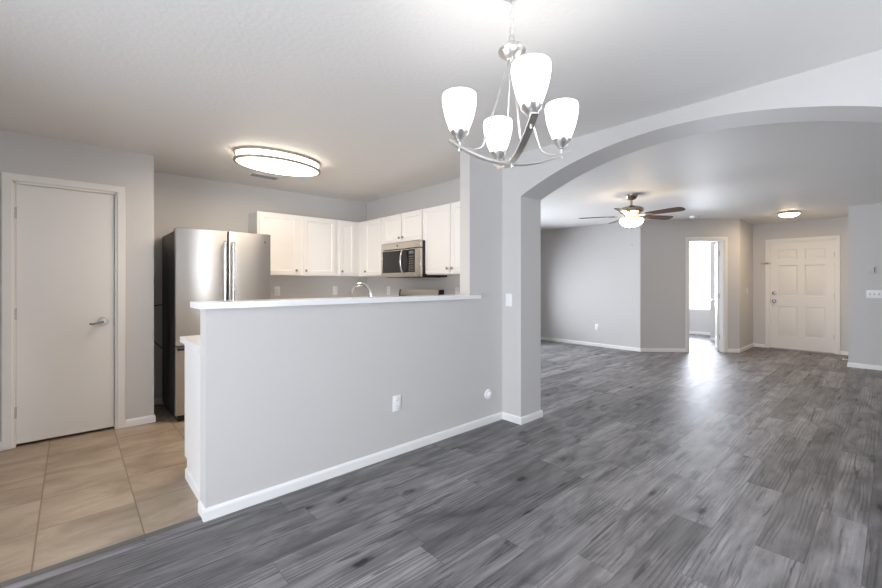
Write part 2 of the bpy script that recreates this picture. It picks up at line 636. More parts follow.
bm = box(BM(), 3.2, 2.55, 0, 3.31, YL + 0.02, CH)
struct('wall_kitchen_right', bm, 'wall', 'grey kitchen wall behind the range and microwave', 'wall')
bm = box(BM(), -2.42, YB, 0, 3.31, YB + 0.12, CH)
struct('wall_back', bm, 'wall', 'grey back wall behind refrigerator and upper cabinets', 'wall')

# pantry wall with its door opening, and the return beside the refrigerator
bm = prism(BM(), [(-2.3, 0), (-0.335, 0), (-0.335, 2.055), (0.295, 2.055), (0.295, 0), (0.56, 0), (0.56, CH), (-2.3, CH)], xz(4.54), 0.11)
box(bm, 0.45, 4.6, 0, 0.56, YB + 0.01, CH)
struct('wall_pantry', bm, 'wall', 'grey wall around the plain pantry door', 'wall')

bm = box(BM(), 7.8, 3.16, 0, 7.92, YL + 0.01, CH)
struct('wall_living_far', bm, 'wall', 'grey far wall of the living room behind the ceiling fan', 'wall')
O0, O1, OH = 0.85, 1.472, 2.045      # bedroom doorway on the diagonal
bm = prism(BM(), [(-0.02, 0), (O0, 0), (O0, OH), (O1, OH), (O1, 0), (DL, 0), (DL, CH), (-0.02, CH)], xz(0), 0.12)
bmesh.ops.transform(bm, matrix=DM, verts=bm.verts)
struct('wall_diagonal', bm, 'wall', 'angled grey wall holding the open bedroom doorway', 'wall')
bm = box(BM(), 9.035, 1.915, 0, 10.12, 2.035, CH)
struct('wall_entry_left', bm, 'wall', 'short grey wall between bedroom doorway and front door', 'wall')
bm = prism(BM(), [(0.37, 0), (0.728, 0), (0.728, 2.05), (1.662, 2.05), (1.662, 0), (2.035, 0), (2.035, CH), (0.37, CH)], yz(10.1), 0.14)
struct('wall_entry', bm, 'wall', 'grey wall around the six-panel front door', 'wall')
bm = box(BM(), 8.74, 0.37, 0, 10.12, 0.49, CH)
struct('wall_entry_right', bm, 'wall', 'short grey wall to the right of the front door', 'wall')
bm = box(BM(), 8.73, -2.3, 0, 8.85, 0.49, CH)
struct('wall_right', bm, 'wall', 'grey wall at the right edge with the switch bank', 'wall')


def wall_with_window(name, poly_outer, hole, mtx, depth, label):
    (a0, a1), (h0, h1) = poly_outer, (0, CH)
    u0, v0, u1, v1 = hole
    bm = BM()
    for q in ((a0, 0, u0, CH), (u1, 0, a1, CH), (u0, v1, u1, CH)) + (((u0, 0, u1, v0),) if v0 > 0.001 else ()):
        prism(bm, [(q[0], q[1]), (q[2], q[1]), (q[2], q[3]), (q[0], q[3])], mtx, depth)
    return struct(name, bm, 'wall', label, 'wall')


wall_with_window('wall_living_back', (3.2, 11.64), (4.1, 0.25, 7.2, 1.75), xz(YL), 0.12, 'grey living room back wall with an added wide window')
bm = box(BM(), 3.2, -2.42, 0, 8.85, -2.3, CH)
struct('wall_living_right', bm, 'wall', 'plain grey right-hand wall of the living room', 'wall')
wall_with_window('wall_dining_right', (-2.42, 3.1), (1.70, 0.6, 2.34, 2.1), xz(-1.92), 0.12, 'grey dining wall with an added narrow window')
wall_with_window('wall_left', (-1.9, YB), (-0.75, 0.0, 1.85, 2.06), yz(-2.42), 0.12, 'grey dining wall with the added sliding patio door')
wall_with_window('wall_bedroom', (2.0, YL), (2.80, 0.60, 4.90, 2.30), yz(11.5), 0.14, 'grey bedroom wall below the bright window')
bm = box(BM(), 10.42, 2.035, 0, 11.5, 2.74, CH)
struct('wall_bedroom_closet', bm, 'wall', 'grey closet wall inside the bedroom', 'wall')


def window(name, u0, v0, u1, v1, mtx, label, mull=1, fw=0.045):
    """frame with mullions and a thin glass pane; local x along the wall, y up, z through it."""
    root = thing(name, label, 'window', kind='structure')
    bm = BM()
    for q in ((u0, v0, u0 + fw, v1), (u1 - fw, v0, u1, v1), (u0, v0, u1, v0 + fw), (u0, v1 - fw, u1, v1)):
        box(bm, q[0], q[1], 0, q[2], q[3], 0.06, 0.004)
    for k in range(mull):
        c = u0 + (u1 - u0) * (k + 1) / (mull + 1)
        box(bm, c - 0.02, v0, 0.005, c + 0.02, v1, 0.055, 0.004)
    obj('window_frame', bm, 'trim', root, False, mtx)
    bm = box(BM(), u0 + 0.01, v0 + 0.01, 0.026, u1 - 0.01, v1 - 0.01, 0.031)
    obj('pane', bm, 'pane', root, False, mtx)
    return root


window('window_1', 2.80, 0.60, 4.90, 2.30, yz(11.54), 'bright daylit bedroom window seen through the open doorway', 0, 0.03)
window('added_window_2', 1.70, 0.6, 2.34, 2.1, xz(-1.89), 'added unseen narrow window in the dining room wall facing the kitchen', 0)  # unseen window added to light the half wall and streak the refrigerator
window('added_window_3', 4.1, 0.25, 7.2, 1.75, xz(YL + 0.03), 'added unseen wide window in the back wall of the living room')  # unseen window added to brighten the far living room wall
window('added_window_4', -0.75, 0.02, 1.85, 2.06, yz(-2.38), 'added unseen sliding glass patio door in the dining room')  # unseen patio door added to bring in daylight from out of view


def baseboard(name, path, label=None):
    """white baseboard with an eased top swept along path; the room is on the right-hand side."""
    prof = [(0, 0), (0.012, 0), (0.012, 0.05), (0.0095, 0.058), (0.005, 0.064), (0, 0.066)]
    P = [Vector((x, y)) for x, y in path]
    bm = BM()
    rings = []
    for i, p in enumerate(P):
        dirs = []
        if i > 0:
            dirs.append((P[i] - P[i - 1]).normalized())
        if i < len(P) - 1:
            dirs.append((P[i + 1] - P[i]).normalized())
        ns = [Vector((d.y, -d.x)) for d in dirs]
        if len(ns) == 1:
            mvec = ns[0]
        else:
            b = (ns[0] + ns[1]).normalized()
            mvec = b / max(0.3, b.dot(ns[0]))
        rings.append([bm.verts.new((p.x + mvec.x * o, p.y + mvec.y * o, z)) for o, z in prof])
    n = len(prof)
    for a, b in zip(rings, rings[1:]):
        for k in range(n):
            j = (k + 1) % n
            bm.faces.new((a[k], a[j], b[j], b[k]))
    bm.faces.new(rings[0])
    bm.faces.new(rings[-1][::-1])
    bmesh.ops.recalc_face_normals(bm, faces=bm.faces)
    return struct(name, bm, 'trim', label, 'baseboard')


def dpt(s):
    v = DA + DU * s
    return (v.x, v.y)


baseboard('baseboard_peninsula', [(0.532, 2.59), (0.532, 2.47), (2.996, 2.47), (2.996, 2.256), (3.31, 2.256), (3.31, YL), (7.8, YL), (7.8, 3.163), dpt(O0 - 0.063)],
          'white baseboard along half wall, arch pillar and living room walls')
baseboard('baseboard_entry_left', [dpt(O1 + 0.063), (9.035, 1.915), (10.1, 1.915), (10.1, 1.727)], 'white baseboard wrapping the corner left of the front door')
baseboard('baseboard_entry_right', [(10.1, 0.665), (10.1, 0.49), (8.73, 0.49), (8.73, -2.3)], 'white baseboard right of the front door')
baseboard('baseboard_pantry_left', [(-2.3, 1.92), (-2.3, 4.54), (-0.392, 4.54)], 'white baseboard left of the pantry door')
baseboard('baseboard_pantry_right', [(0.352, 4.54), (0.56, 4.54), (0.56, YB), (1.58, YB)], 'white baseboard right of the pantry door, turning in beside the refrigerator')
baseboard('baseboard_dining', [(3.31, -2.3), (3.31, -0.184), (2.996, -0.184), (2.996, -1.8), (-2.3, -1.8), (-2.3, -0.82)], 'white baseboard on the right-hand side of the arch')
baseboard('baseboard_cabinet', [(0.561, 3.10), (0.561, 2.60)], 'short white baseboard at the foot of the cabinet end panel')
baseboard('baseboard_bedroom', [(10.42, 2.04), (10.42, 2.74), (11.5, 2.74)][::-1], 'white baseboard around the bedroom closet corner')
baseboard('baseboard_bedroom_far', [(11.5, YL), (11.5, 2.76)], 'white baseboard under the bedroom window')


def casing(name, u0, u1, h, mtx, w=0.06, t=0.016, label=None):
    """door casing around an opening, in a frame x along the wall, y out of the wall towards -y, z up."""
    bm = BM()
    box(bm, u0 - w, -t, 0, u0 - 0.004, 0.0, h + w, 0.004)
    box(bm, u1 + 0.004, -t, 0, u1 + w, 0.0, h + w, 0.004)
    box(bm, u0 - w, -t - 0.0006, h + 0.004, u1 + w, 0.0, h + w, 0.004)
    # jamb lining and stop
    for a, b in ((u0 - 0.004, u0 + 0.014), (u1 - 0.014, u1 + 0.004)):
        box(bm, a, -0.004, 0, b, 0.118, h)
    box(bm, u0, -0.004, h - 0.014, u1, 0.118, h + 0.004)
    bmesh.ops.transform(bm, matrix=mtx, verts=bm.verts)
    return struct(name, bm, 'door', label, 'door trim')


FX = Matrix.Rotation(-PI / 2, 4, 'Z')           # turns a front facing -y into one facing -x
casing('trim_2', -0.333, 0.293, 2.05, Matrix.Translation((0, 4.54, 0)), label='white casing around the plain pantry door')
E_M = Matrix.Translation((10.1, 0, 0)) @ FX
casing('trim_3', -1.662, -0.728, 2.05, E_M, label='white casing around the six-panel front door')
casing('trim_4', O0, O1, OH, DM, label='white casing around the open bedroom doorway')

# ------------------------------------------------------------------ doors
# plain pantry door
d1 = thing('door_1', 'plain flush white pantry door with a lever handle', 'door', (-0.02, 4.545, 0), kind='structure')
X0, X1 = -0.298, 0.295
bm = box(BM(), X0, 0.006, 0.022, X1, 0.041, 2.034, 0.002)
obj('panel', bm, 'door', d1)
bm = BM()
mt = Matrix.Translation((0.222, 0.006, 0.940)) @ Matrix.Rotation(PI / 2, 4, 'X')
lathe(bm, [(0.0, 0.0), (0.035, 0.0), (0.036, 0.008), (0.029, 0.016), (0.012, 0.016), (0.011, 0.05), (0.0, 0.052)], mtx=mt)
obj('rosette', bm, 'nickel', d1)
bm = tube(BM(), [(0.224, -0.046, 0.940), (0.20, -0.052, 0.938), (0.172, -0.054, 0.929), (0.15, -0.052, 0.924), (0.132, -0.048, 0.928)], [0.010, 0.0095, 0.009, 0.009, 0.007], 10)
obj('lever_handle', bm, 'satin', d1)
for z in (0.27, 1.03, 1.81):
    bm = BM()
    for k in range(3):
        tube(bm, [(-0.3035, -0.001, z - 0.045 + k * 0.03), (-0.3035, -0.001, z - 0.017 + k * 0.03)], 0.0085, 8)
    obj('hinge', bm, 'satin', d1)
bm = box(BM(), 0.2945, 0.002, 0.90, 0.3135, 0.006, 0.975, 0.001)
obj('strike_plate', bm, 'dark_nickel', d1)
# dark closet behind the pantry door gap is simply the unlit pantry

# six-panel front door (local x runs along the wall to the right as seen from inside)
d2 = thing('door_2', 'white six-panel front door with knob and deadbolt', 'door', (10.105, 1.195, 0), -PI / 2, kind='structure')
HW = 0.449
cols = [(-HW + 0.115, -0.055), (0.055, HW - 0.115)]
rows = [(0.25, 0.82), (1.02, 1.60), (1.72, 1.90)]
bm = panel_slab(BM(), -HW, 0.018, HW, 2.033, 0.042, [(a, c, b, d) for a, b in cols for c, d in rows], d=0.008, raise_=0.006, step=0.014)
bmesh.ops.translate(bm, verts=bm.verts, vec=(0, 0.012, 0))
obj('panel', bm, 'door', d2, True)
for z, nm in ((1.073, 'deadbolt'), (0.918, 'door_knob')):
    mt = Matrix.Translation((-HW + 0.055, 0.012, z)) @ Matrix.Rotation(PI / 2, 4, 'X')
    if nm == 'deadbolt':
        pr = [(0, 0), (0.033, 0), (0.035, 0.008), (0.026, 0.02), (0.008, 0.022), (0.008, 0.034), (0, 0.035)]
    else:
        pr = [(0, 0), (0.034, 0), (0.034, 0.006), (0.014, 0.012), (0.012, 0.03), (0.026, 0.042), (0.031, 0.055), (0.026, 0.068), (0, 0.073)]
    obj(nm, lathe(BM(), pr, mtx=mt, seg=24), 'dark_nickel', d2)
for z in (0.3, 1.03, 1.78):
    obj('hinge', tube(BM(), [(HW + 0.004, 0.006, z - 0.045), (HW + 0.004, 0.006, z + 0.045)], 0.0065, 8), 'brass', d2)
obj('strike_plate', box(BM(), -HW - 0.006, 0.007, 0.875, -HW + 0.0005, 0.012, 0.96), 'dark_nickel', d2)
bm = box(BM(), -HW - 0.01, -0.02, 0.0, HW + 0.01, 0.12, 0.016, 0.004)
obj('threshold', bm, 'threshold', d2)

# open bedroom door, hinged on the right jamb and swung into the bedroom
hp = DA + DU * (O1 - 0.016) + DN * 0.10
d3 = thing('door_3', 'white panelled bedroom door standing open into the bright bedroom', 'door', (hp.x, hp.y, 0), math.radians(17.5), kind='structure')
bm = panel_slab(BM(), 0.01, 0.02, 0.60, 2.03, 0.018, [(0.10, 0.22, 0.50, 0.85), (0.10, 1.02, 0.50, 1.90)], d=0.007, raise_=0.005)
panel_b = BM()
panel_slab(panel_b, 0.01, 0.02, 0.60, 2.03, 0.018, [(0.10, 0.22, 0.50, 0.85), (0.10, 1.02, 0.50, 1.90)], d=0.007, raise_=0.005)
bmesh.ops.scale(panel_b, vec=(1, -1, 1), verts=panel_b.verts)
bmesh.ops.reverse_faces(panel_b, faces=panel_b.faces)
bmesh.ops.translate(panel_b, verts=panel_b.verts, vec=(0, 0.035, 0))
tmp = bpy.data.meshes.new('tmp')
panel_b.to_mesh(tmp)
panel_b.free()
bm.from_mesh(tmp)
bpy.data.meshes.remove(tmp)
obj('panel', bm, 'door', d3)
for z in (0.27, 1.03, 1.81):
    obj('hinge', tube(BM(), [(0.003, -0.004, z - 0.045), (0.003, -0.004, z + 0.045)], 0.007, 8), 'dark_nickel', d3)
for s in (-1, 1):
    mt = Matrix.Translation((0.54, 0.0175 + s * 0.0175, 0.93)) @ Matrix.Rotation(-s * PI / 2, 4, 'X')
    obj('door_knob', lathe(BM(), [(0, 0), (0.032, 0), (0.032, 0.006), (0.012, 0.012), (0.011, 0.03), (0.026, 0.042), (0.028, 0.055), (0, 0.066)], mtx=mt, seg=20), 'nickel', d3)

# swing-bar guard at the front door
g = thing('door_guard', 'small brass swing-bar guard on the casing left of the front door', 'door guard', (10.084, 1.70, 1.648), -PI / 2)
obj('plate', box(BM(), -0.03, -0.006, -0.018, 0.03, 0.0, 0.018, 0.002), 'brass', g)
bm = tube(BM(), [(-0.085, -0.016, 0.009), (0.06, -0.016, 0.009), (0.072, -0.016, 0.0), (0.06, -0.016, -0.009), (-0.085, -0.016, -0.009), (-0.095, -0.016, 0.0)], 0.004, 8, closed=True)
tube(bm, [(-0.02, 0, 0.0), (-0.02, -0.016, 0.008)], 0.004, 8)
obj('swing_bar', bm, 'brass', g)

# ------------------------------------------------------------------ refrigerator
FR = thing('refrigerator', 'stainless french-door refrigerator with dark sides beside the pantry wall', 'refrigerator', (1.124, 4.36, 0))
HWF = 0.4235
SEAM = 0.012
bm = box(BM(), -HWF + 0.004, 0.072, 0.03, HWF - 0.004, 0.78, 1.752, 0.006, 2)
obj('body', bm, 'fridge_side', FR)
bm = box(BM(), -HWF + 0.02, 0.03, 0.0, HWF - 0.02, 0.68, 0.055, 0.004)
obj('toe_grille', bm, 'black', FR)


def curved_front(bm, x0, x1, z0, z1, depth, full=HWF, bulge=0.014, n=10):
    """door block whose front bows out slightly towards -y."""
    pts = []
    for i in range(n + 1):
        x = x0 + (x1 - x0) * i / n
        y = bulge * ((2 * (x - x0) / (x1 - x0) - 1) ** 2) * 0.35 + bulge * (x / full) ** 2 * 0.65
        e = min(x - x0, x1 - x)
        pts.append((x, y + (0.006 if e < 1e-6 else 0)))
    pts = pts[:1] + [(x0 + 0.006, pts[1][1] * 0.6 + pts[0][1] * 0.3)] + pts[1:-1] + [(x1 - 0.006, pts[-2][1] * 0.6 + pts[-1][1] * 0.3)] + pts[-1:]
    poly = pts + [(x1, depth), (x0, depth)]
    a = [bm.verts.new((x, y, z0)) for x, y in poly]
    b = [bm.verts.new((x, y, z1)) for x, y in poly]
    m = len(poly)
    bm.faces.new(a[::-1])
    bm.faces.new(b)
    for i in range(m):
        j = (i + 1) % m
        bm.faces.new((a[i], a[j], b[j], b[i]))
    bmesh.ops.recalc_face_normals(bm, faces=bm.faces)
    return bm


def bar_handle(p0, p1, out, r=0.011, r_post=0.008):
    """a straight tubular handle between two posts; out = offset towards the viewer (-y)."""
    p0, p1 = Vector(p0), Vector(p1)
    o = Vector((0, -out, 0))
    ax = (p1 - p0).normalized()
    bm = tube(BM(), [p0 + o - ax * 0.03, p0 + o, p1 + o, p1 + o + ax * 0.03], r, 14)
    tube(bm, [p0 + Vector((0, 0.004, 0)), p0 + o], r_post, 10)
    tube(bm, [p1 + Vector((0, 0.004, 0)), p1 + o], r_post, 10)
    return bm


for s in (-1, 1):
    bm = curved_front(BM(), *((-HWF, SEAM - 0.004) if s < 0 else (SEAM + 0.004, HWF)), 0.695, 1.770, 0.066)
    d = obj('door', bm, 'steel', FR)
    obj('handle', bar_handle((SEAM + s * 0.037, 0.002, 0.82), (SEAM + s * 0.037, 0.002, 1.64), 0.05, 0.0125), 'chrome', d)
    bm = box(BM(), s * HWF - s * 0.12, 0.05, 1.753, s * HWF - s * 0.006, 0.15, 1.777, 0.006, 2)
    obj('hinge_cover', bm, 'fridge_side', FR)
    if s > 0:
        mt = Matrix.Translation((0.355, 0.0125, 1.688)) @ Matrix.Rotation(PI / 2, 4, 'X')
        obj('badge', lathe(BM(), [(0, 0), (0.017, 0), (0.017, 0.003), (0.012, 0.004), (0, 0.004)], mtx=mt, seg=24), 'dark_nickel', d)
bm = curved_front(BM(), -HWF, HWF, 0.06, 0.685, 0.066)
d = obj('freezer_drawer', bm, 'steel', FR)
obj('handle', bar_handle((-0.385, 0.012, 0.668), (0.385, 0.012, 0.668), 0.035, 0.013), 'black', d)

# ------------------------------------------------------------------ upper cabinets
UZ0, UZ1 = 1.357, 2.087
DT = 0.019


def knob_bm(x, z, y=0.0):
    mt = Matrix.Translation((x, y, z)) @ Matrix.Rotation(PI / 2, 4, 'X')
    return lathe(BM(), [(0, -0.001), (0.007, -0.001), (0.0055, 0.006), (0.006, 0.012), (0.0145, 0.017), (0.0145, 0.022), (0.009, 0.027), (0, 0.028)], mtx=mt, seg=16)


def cabinet_door(root, x0, z0, x1, z1, knob=None, yf=0.0):
    """framed door with a recessed, stepped centre panel; the front lies at y=yf-DT."""
    r = 0.046
    bm = panel_slab(BM(), x0, z0, x1, z1, DT - 0.001, [(x0 + r, z0 + r, x1 - r, z1 - r)], d=0.009, raise_=0.0, step=0.016)
    bmesh.ops.translate(bm, verts=bm.verts, vec=(0, yf - DT, 0))
    o = obj('door', bm, 'cabinet', root)
    if knob:
        obj('knob', knob_bm(knob[0], knob[1], yf - DT), 'dark_nickel', o)
    return o


def upper(name, label, loc, rot, width, z0, z1, depth, doors, group):
    """wall cabinet: carcass with face frame, then doors [(x0, x1, knob side)], local x from the left end."""
    root = thing(name, label, 'cabinet', loc, rot, group)
    bm = box(BM(), 0.0005, 0.0, z0, width - 0.0005, depth, z1, 0.002)
    obj('body', bm, 'cabinet', root)
    for x0, x1, k in doors:
        kx = x1 - 0.028 if k == 'r' else x0 + 0.028
        cabinet_door(root, x0, z0 + 0.012, x1, z1 - 0.014, (kx, z0 + 0.062))
    return root


GU = 'white upper kitchen cabinets'
yf = YB - 0.31          # face-frame plane of the back run
xf = 3.2 - 0.31         # face-frame plane of the range run
upper('wall_cabinet', 'white two-door wall cabinet beside the refrigerator on the back wall', (1.568, yf, 0), 0, 1.0, UZ0, UZ1, 0.31,
      [(0.018, 0.470, 'r'), (0.535, 0.962, 'l')], GU)
upper('wall_cabinet', 'white single-door wall cabinet in the corner of the back wall', (2.569, yf, 0), 0, xf - 2.569, UZ0, UZ1, 0.31,
      [(0.022, 0.245, 'l')], GU)
upper('wall_cabinet', 'white single-door wall cabinet between the corner and the microwave', (xf, YB, 0), -PI / 2, YB - 4.262, UZ0, UZ1, 0.31,
      [(YB - 4.685, YB - 4.305, 'l')], GU)
upper('wall_cabinet', 'short white two-door wall cabinet directly above the microwave', (xf, 4.26, 0), -PI / 2, 0.76, 1.738, UZ1, 0.31,
      [(0.012, 0.376, 'r'), (0.388, 0.752, 'l')], GU)
upper('wall_cabinet', 'white wall cabinet right of the microwave next to the arch stub', (xf, 3.499, 0), -PI / 2, 0.895, UZ0, UZ1, 0.31,
      [(0.012, 0.445, 'r'), (0.457, 0.885, 'l')], GU)

# ------------------------------------------------------------------ microwave
MW = thing('microwave', 'stainless over-the-range microwave under the short wall cabinet', 'microwave', (2.80, 4.195, 1.335), -PI / 2)
W_, H_ = 0.755, 0.399
bm = box(BM(), 0.002, 0.028, 0.0, W_ - 0.002, 0.398, H_, 0.003)
obj('body', bm, 'black', MW)
bm = box(BM(), 0.0, 0.0, H_ - 0.075, W_, 0.03, H_ - 0.001, 0.003)
obj('top_vent', bm, 'steel_h', MW)
bm = BM()
for (a, b, c, d) in ((0.0, 0.0, 0.655, 0.052), (0.0, 0.052, 0.026, 0.305), (0.0, 0.305, 0.655, 0.316)):
    box(bm, a, 0.0, b, c, 0.029, d, 0.002)
dr = obj('door', bm, 'steel_h', MW)
obj('window', box(BM(), 0.024, 0.004, 0.050, 0.452, 0.029, 0.307, 0.001), 'glass_black', dr)
bm = tube(BM(), [(0.462, 0.0, 0.05), (0.462, -0.03, 0.06), (0.462, -0.048, 0.12), (0.462, -0.053, 0.18), (0.462, -0.048, 0.24), (0.462, -0.03, 0.30), (0.462, 0.0, 0.31)], 0.011, 12)
obj('handle', bm, 'chrome', dr)
cp = obj('control_panel', box(BM(), 0.453, 0.003, 0.050, 0.655, 0.029, 0.307, 0.001), 'glass_black', MW)
bm = BM()
for i in range(3):
    for j in range(7):
        box(bm, 0.553 + i * 0.028, 0.0005, 0.066 + j * 0.026, 0.573 + i * 0.028, 0.0035, 0.082 + j * 0.026)
obj('keypad', bm, 'button', cp)
obj('display', box(BM(), 0.556, 0.0005, 0.258, 0.632, 0.0035, 0.29), 'display', cp)
obj('side_trim', box(BM(), 0.656, 0.0, 0.0, W_, 0.029, 0.316, 0.003), 'steel_h', MW)
mt = Matrix.Translation((0.33, 0.0005, H_ - 0.036)) @ Matrix.Rotation(PI / 2, 4, 'X')
obj('badge', lathe(BM(), [(0, 0), (0.014, 0), (0.014, 0.002), (0, 0.003)], mtx=mt, seg=20), 'dark_nickel', MW)
bm = BM()
box(bm, 0.05, 0.05, -0.006, 0.705, 0.34, 0.001, 0.002)
obj('underside_grille', bm, 'black', MW)

# ------------------------------------------------------------------ base cabinets and counters
GB = 'white base cabinets'


def base_cabinet(label, loc, rot, width, doors, depth=0.58):
    root = thing('base_cabinet', label, 'cabinet', loc, rot, GB)
    bm = box(BM(), 0.001, 0.0, 0.115, width - 0.001, depth, 0.873, 0.002)
    box(bm, 0.001, 0.075, 0.0, width - 0.001, depth, 0.117)
    obj('body', bm, 'cabinet', root)
    for x0, x1, k in doors:
        cabinet_door(root, x0, 0.13, x1, 0.69, (x1 - 0.028 if k == 'r' else x0 + 0.028, 0.645))
        bm = box(BM(), x0, -DT, 0.71, x1, -0.001, 0.855, 0.002)
        o = obj('drawer', bm, 'cabinet', root)
        obj('knob', knob_bm((x0 + x1) / 2, 0.782, -DT), 'dark_nickel', o)
    return root


base_cabinet('white peninsula base cabinet with plain end panel behind the half wall', (2.60, 3.185, 0), PI, 2.039,
             [(0.03, 0.50, 'l'), (0.53, 1.0, 'r'), (1.03, 1.50, 'l'), (1.53, 1.99, 'r')], 0.588)
base_cabinet('white base cabinet between refrigerator and kitchen corner under the back counter', (1.60, 4.585, 0), 0, 0.96,
             [(0.02, 0.47, 'r'), (0.49, 0.94, 'l')])
base_cabinet('white corner base cabinet left of the range', (2.615, YB - 0.005, 0), -PI / 2, YB - 0.005 - 4.265,
             [(0.60, 0.88, 'r')])
base_cabinet('white base cabinet right of the range by the peninsula', (2.615, 3.49, 0), -PI / 2, 0.29, [(0.02, 0.27, 'l')])

bm = BM()
prism(bm, [(0.54, 2.595), (3.195, 2.595), (3.195, 3.49), (2.57, 3.49), (2.57, 3.215), (0.54, 3.215)], Matrix.Translation((0, 0, 0.874)), 0.036)
tag(obj('countertop', bm, 'quartz', None, False), 'lower white countertop behind the half wall, beside the bar top end', 'countertop')
bm = prism(BM(), [(1.59, 4.55), (2.57, 4.55), (2.57, 4.27), (3.195, 4.27), (3.195, YB - 0.005), (1.59, YB - 0.005)], Matrix.Translation((0, 0, 0.874)), 0.036)
tag(obj('countertop', bm, 'quartz', None, False), 'white L-shaped countertop in the kitchen corner under the wall outlets', 'countertop')

# bar top on the half wall, its right end lapping the stub wall
bm = prism(BM(), [(0.496, 2.43), (2.665, 2.43), (2.655, 2.468), (2.556, 2.468), (2.556, 2.665), (0.496, 2.665)], Matrix.Translation((0, 0, 1.131)), 0.034)
bmesh.ops.bevel(bm, geom=[e for e in bm.edges if len(e.link_faces) == 2 and e.calc_face_angle() > 0.5], offset=0.003, segments=2, affect='EDGES')
tag(obj('bar_top', bm, 'quartz'), 'long white bar top capping the grey half wall', 'bar top')

# faucet
FA = thing('faucet', 'brushed steel gooseneck faucet behind the white bar top', 'faucet', (1.725, 2.72, 0.91), 0)
bm = lathe(BM(), [(0, 0), (0.028, 0), (0.028, 0.01), (0.021, 0.018), (0.018, 0.06), (0.014, 0.075), (0, 0.075)], seg=24)
obj('base', bm, 'chrome', FA)
pts = [(0, 0, 0.05), (0, 0, 0.20), (0, 0.0, 0.250)]
R_ = 0.098
for i in range(1, 15):
    a = PI * i / 14
    pts.append((-0.35 * (R_ - R_ * math.cos(a)), R_ - R_ * math.cos(a), 0.250 + R_ * math.sin(a)))
pts.append((-0.0686, 2 * R_, 0.20))
obj('spout', tube(BM(), pts, 0.0145, 14), 'chrome', FA)
obj('spray_head', lathe(BM(), [(0, 0), (0.013, 0), (0.016, 0.03), (0.014, 0.07), (0, 0.07)], (-0.0686, 2 * R_, 0.145), 18), 'chrome', FA)
obj('lever', tube(BM(), [(0.015, 0, 0.05), (0.05, 0, 0.065), (0.085, 0, 0.10)], [0.008, 0.006, 0.005], 10), 'chrome', FA)
bm = BM()
for q in ((1.38, 2.82, 2.02, 2.84), (1.38, 3.08, 2.02, 3.10), (1.38, 2.84, 1.40, 3.08), (2.0, 2.84, 2.02, 3.08)):
    box(bm, q[0], q[1], 0.9101, q[2], q[3], 0.916)
box(bm, 1.40, 2.84, 0.9101, 2.0, 3.08, 0.9112)
tag(obj('sink', bm, 'steel_h', None, False), 'stainless sink set in the peninsula counter in front of the faucet', 'sink')

# ------------------------------------------------------------------ range
RG = thing('range', 'freestanding stainless range with dark backguard under the microwave', 'range', (2.56, 4.26, 0), -PI / 2)
bm = box(BM(), 0.004, 0.03, 0.02, 0.756, 0.62, 0.90, 0.004)
obj('body', bm, 'black', RG)
obj('cooktop', box(BM(), 0.0, 0.0, 0.90, 0.76, 0.60, 0.922, 0.005), 'black', RG)
bm = BM()
prism(bm, [(0.53, 0.90), (0.57, 1.19), (0.635, 1.19), (0.635, 0.90)], Matrix(((0, 0, 1, 0.0), (1, 0, 0, 0), (0, 1, 0, 0), (0, 0, 0, 1))), 0.76)
bg_ = obj('backguard', bm, 'steel_h', RG, False)
for a_ in (-0.004, 0.748):
    obj('end_cap', prism(BM(), [(0.526, 0.90), (0.566, 1.188), (0.637, 1.188), (0.637, 0.90)], Matrix(((0, 0, 1, a_), (1, 0, 0, 0), (0, 1, 0, 0), (0, 0, 0, 1))), 0.016), 'black', bg_, False)
pm = Matrix.Translation((0, 0.548, 1.03)) @ Matrix.Rotation(-math.atan2(0.04, 0.29), 4, 'X')
obj('clock_panel', box(BM(), 0.02, -0.006, -0.03, 0.74, 0.006, 0.085, 0.002), 'glass_black', bg_, mtx=pm)
for s in (0.05, 0.13, 0.60, 0.68):
    mt = pm @ Matrix.Translation((s + 0.01, -0.005, 0.045)) @ Matrix.Rotation(PI / 2, 4, 'X')
    obj('knob', lathe(BM(), [(0, 0), (0.024, 0), (0.021, 0.022), (0, 0.023)], mtx=mt, seg=18), 'black', bg_)
for cx_, cy_, r_ in ((0.2, 0.17, 0.10), (0.56, 0.17, 0.075), (0.2, 0.42, 0.075), (0.56, 0.42, 0.10)):
    bm = BM()
    for q in (1.0, 0.72, 0.44):
        tube(bm, [(cx_ + r_ * q * math.cos(a * PI / 12), cy_ + r_ * q * math.sin(a * PI / 12), 0.926) for a in range(24)], 0.006, 6, closed=True)
    obj('burner', bm, 'slot', RG)
od = obj('oven_door', box(BM(), 0.008, 0.0, 0.22, 0.752, 0.032, 0.79, 0.004), 'steel_h', RG)
obj('window', box(BM(), 0.16, -0.002, 0.36, 0.60, 0.01, 0.62, 0.002), 'glass_black', od)
obj('handle', bar_handle((0.09, 0.0, 0.74), (0.67, 0.0, 0.74), 0.045), 'chrome', od)
obj('drawer', box(BM(), 0.008, 0.0, 0.05, 0.752, 0.032, 0.21, 0.004), 'steel_h', RG)
obj('front_panel', box(BM(), 0.004, 0.002, 0.795, 0.756, 0.032, 0.898, 0.003), 'steel_h', RG)

# ------------------------------------------------------------------ switches and outlets


def plate(root, w_=0.072, h_=0.116):
    bm = box(BM(), -w_ / 2, -0.006, -h_ / 2, w_ / 2, 0.0, h_ / 2, 0.0025, 2)
    return obj('plate', bm, 'plastic', root)


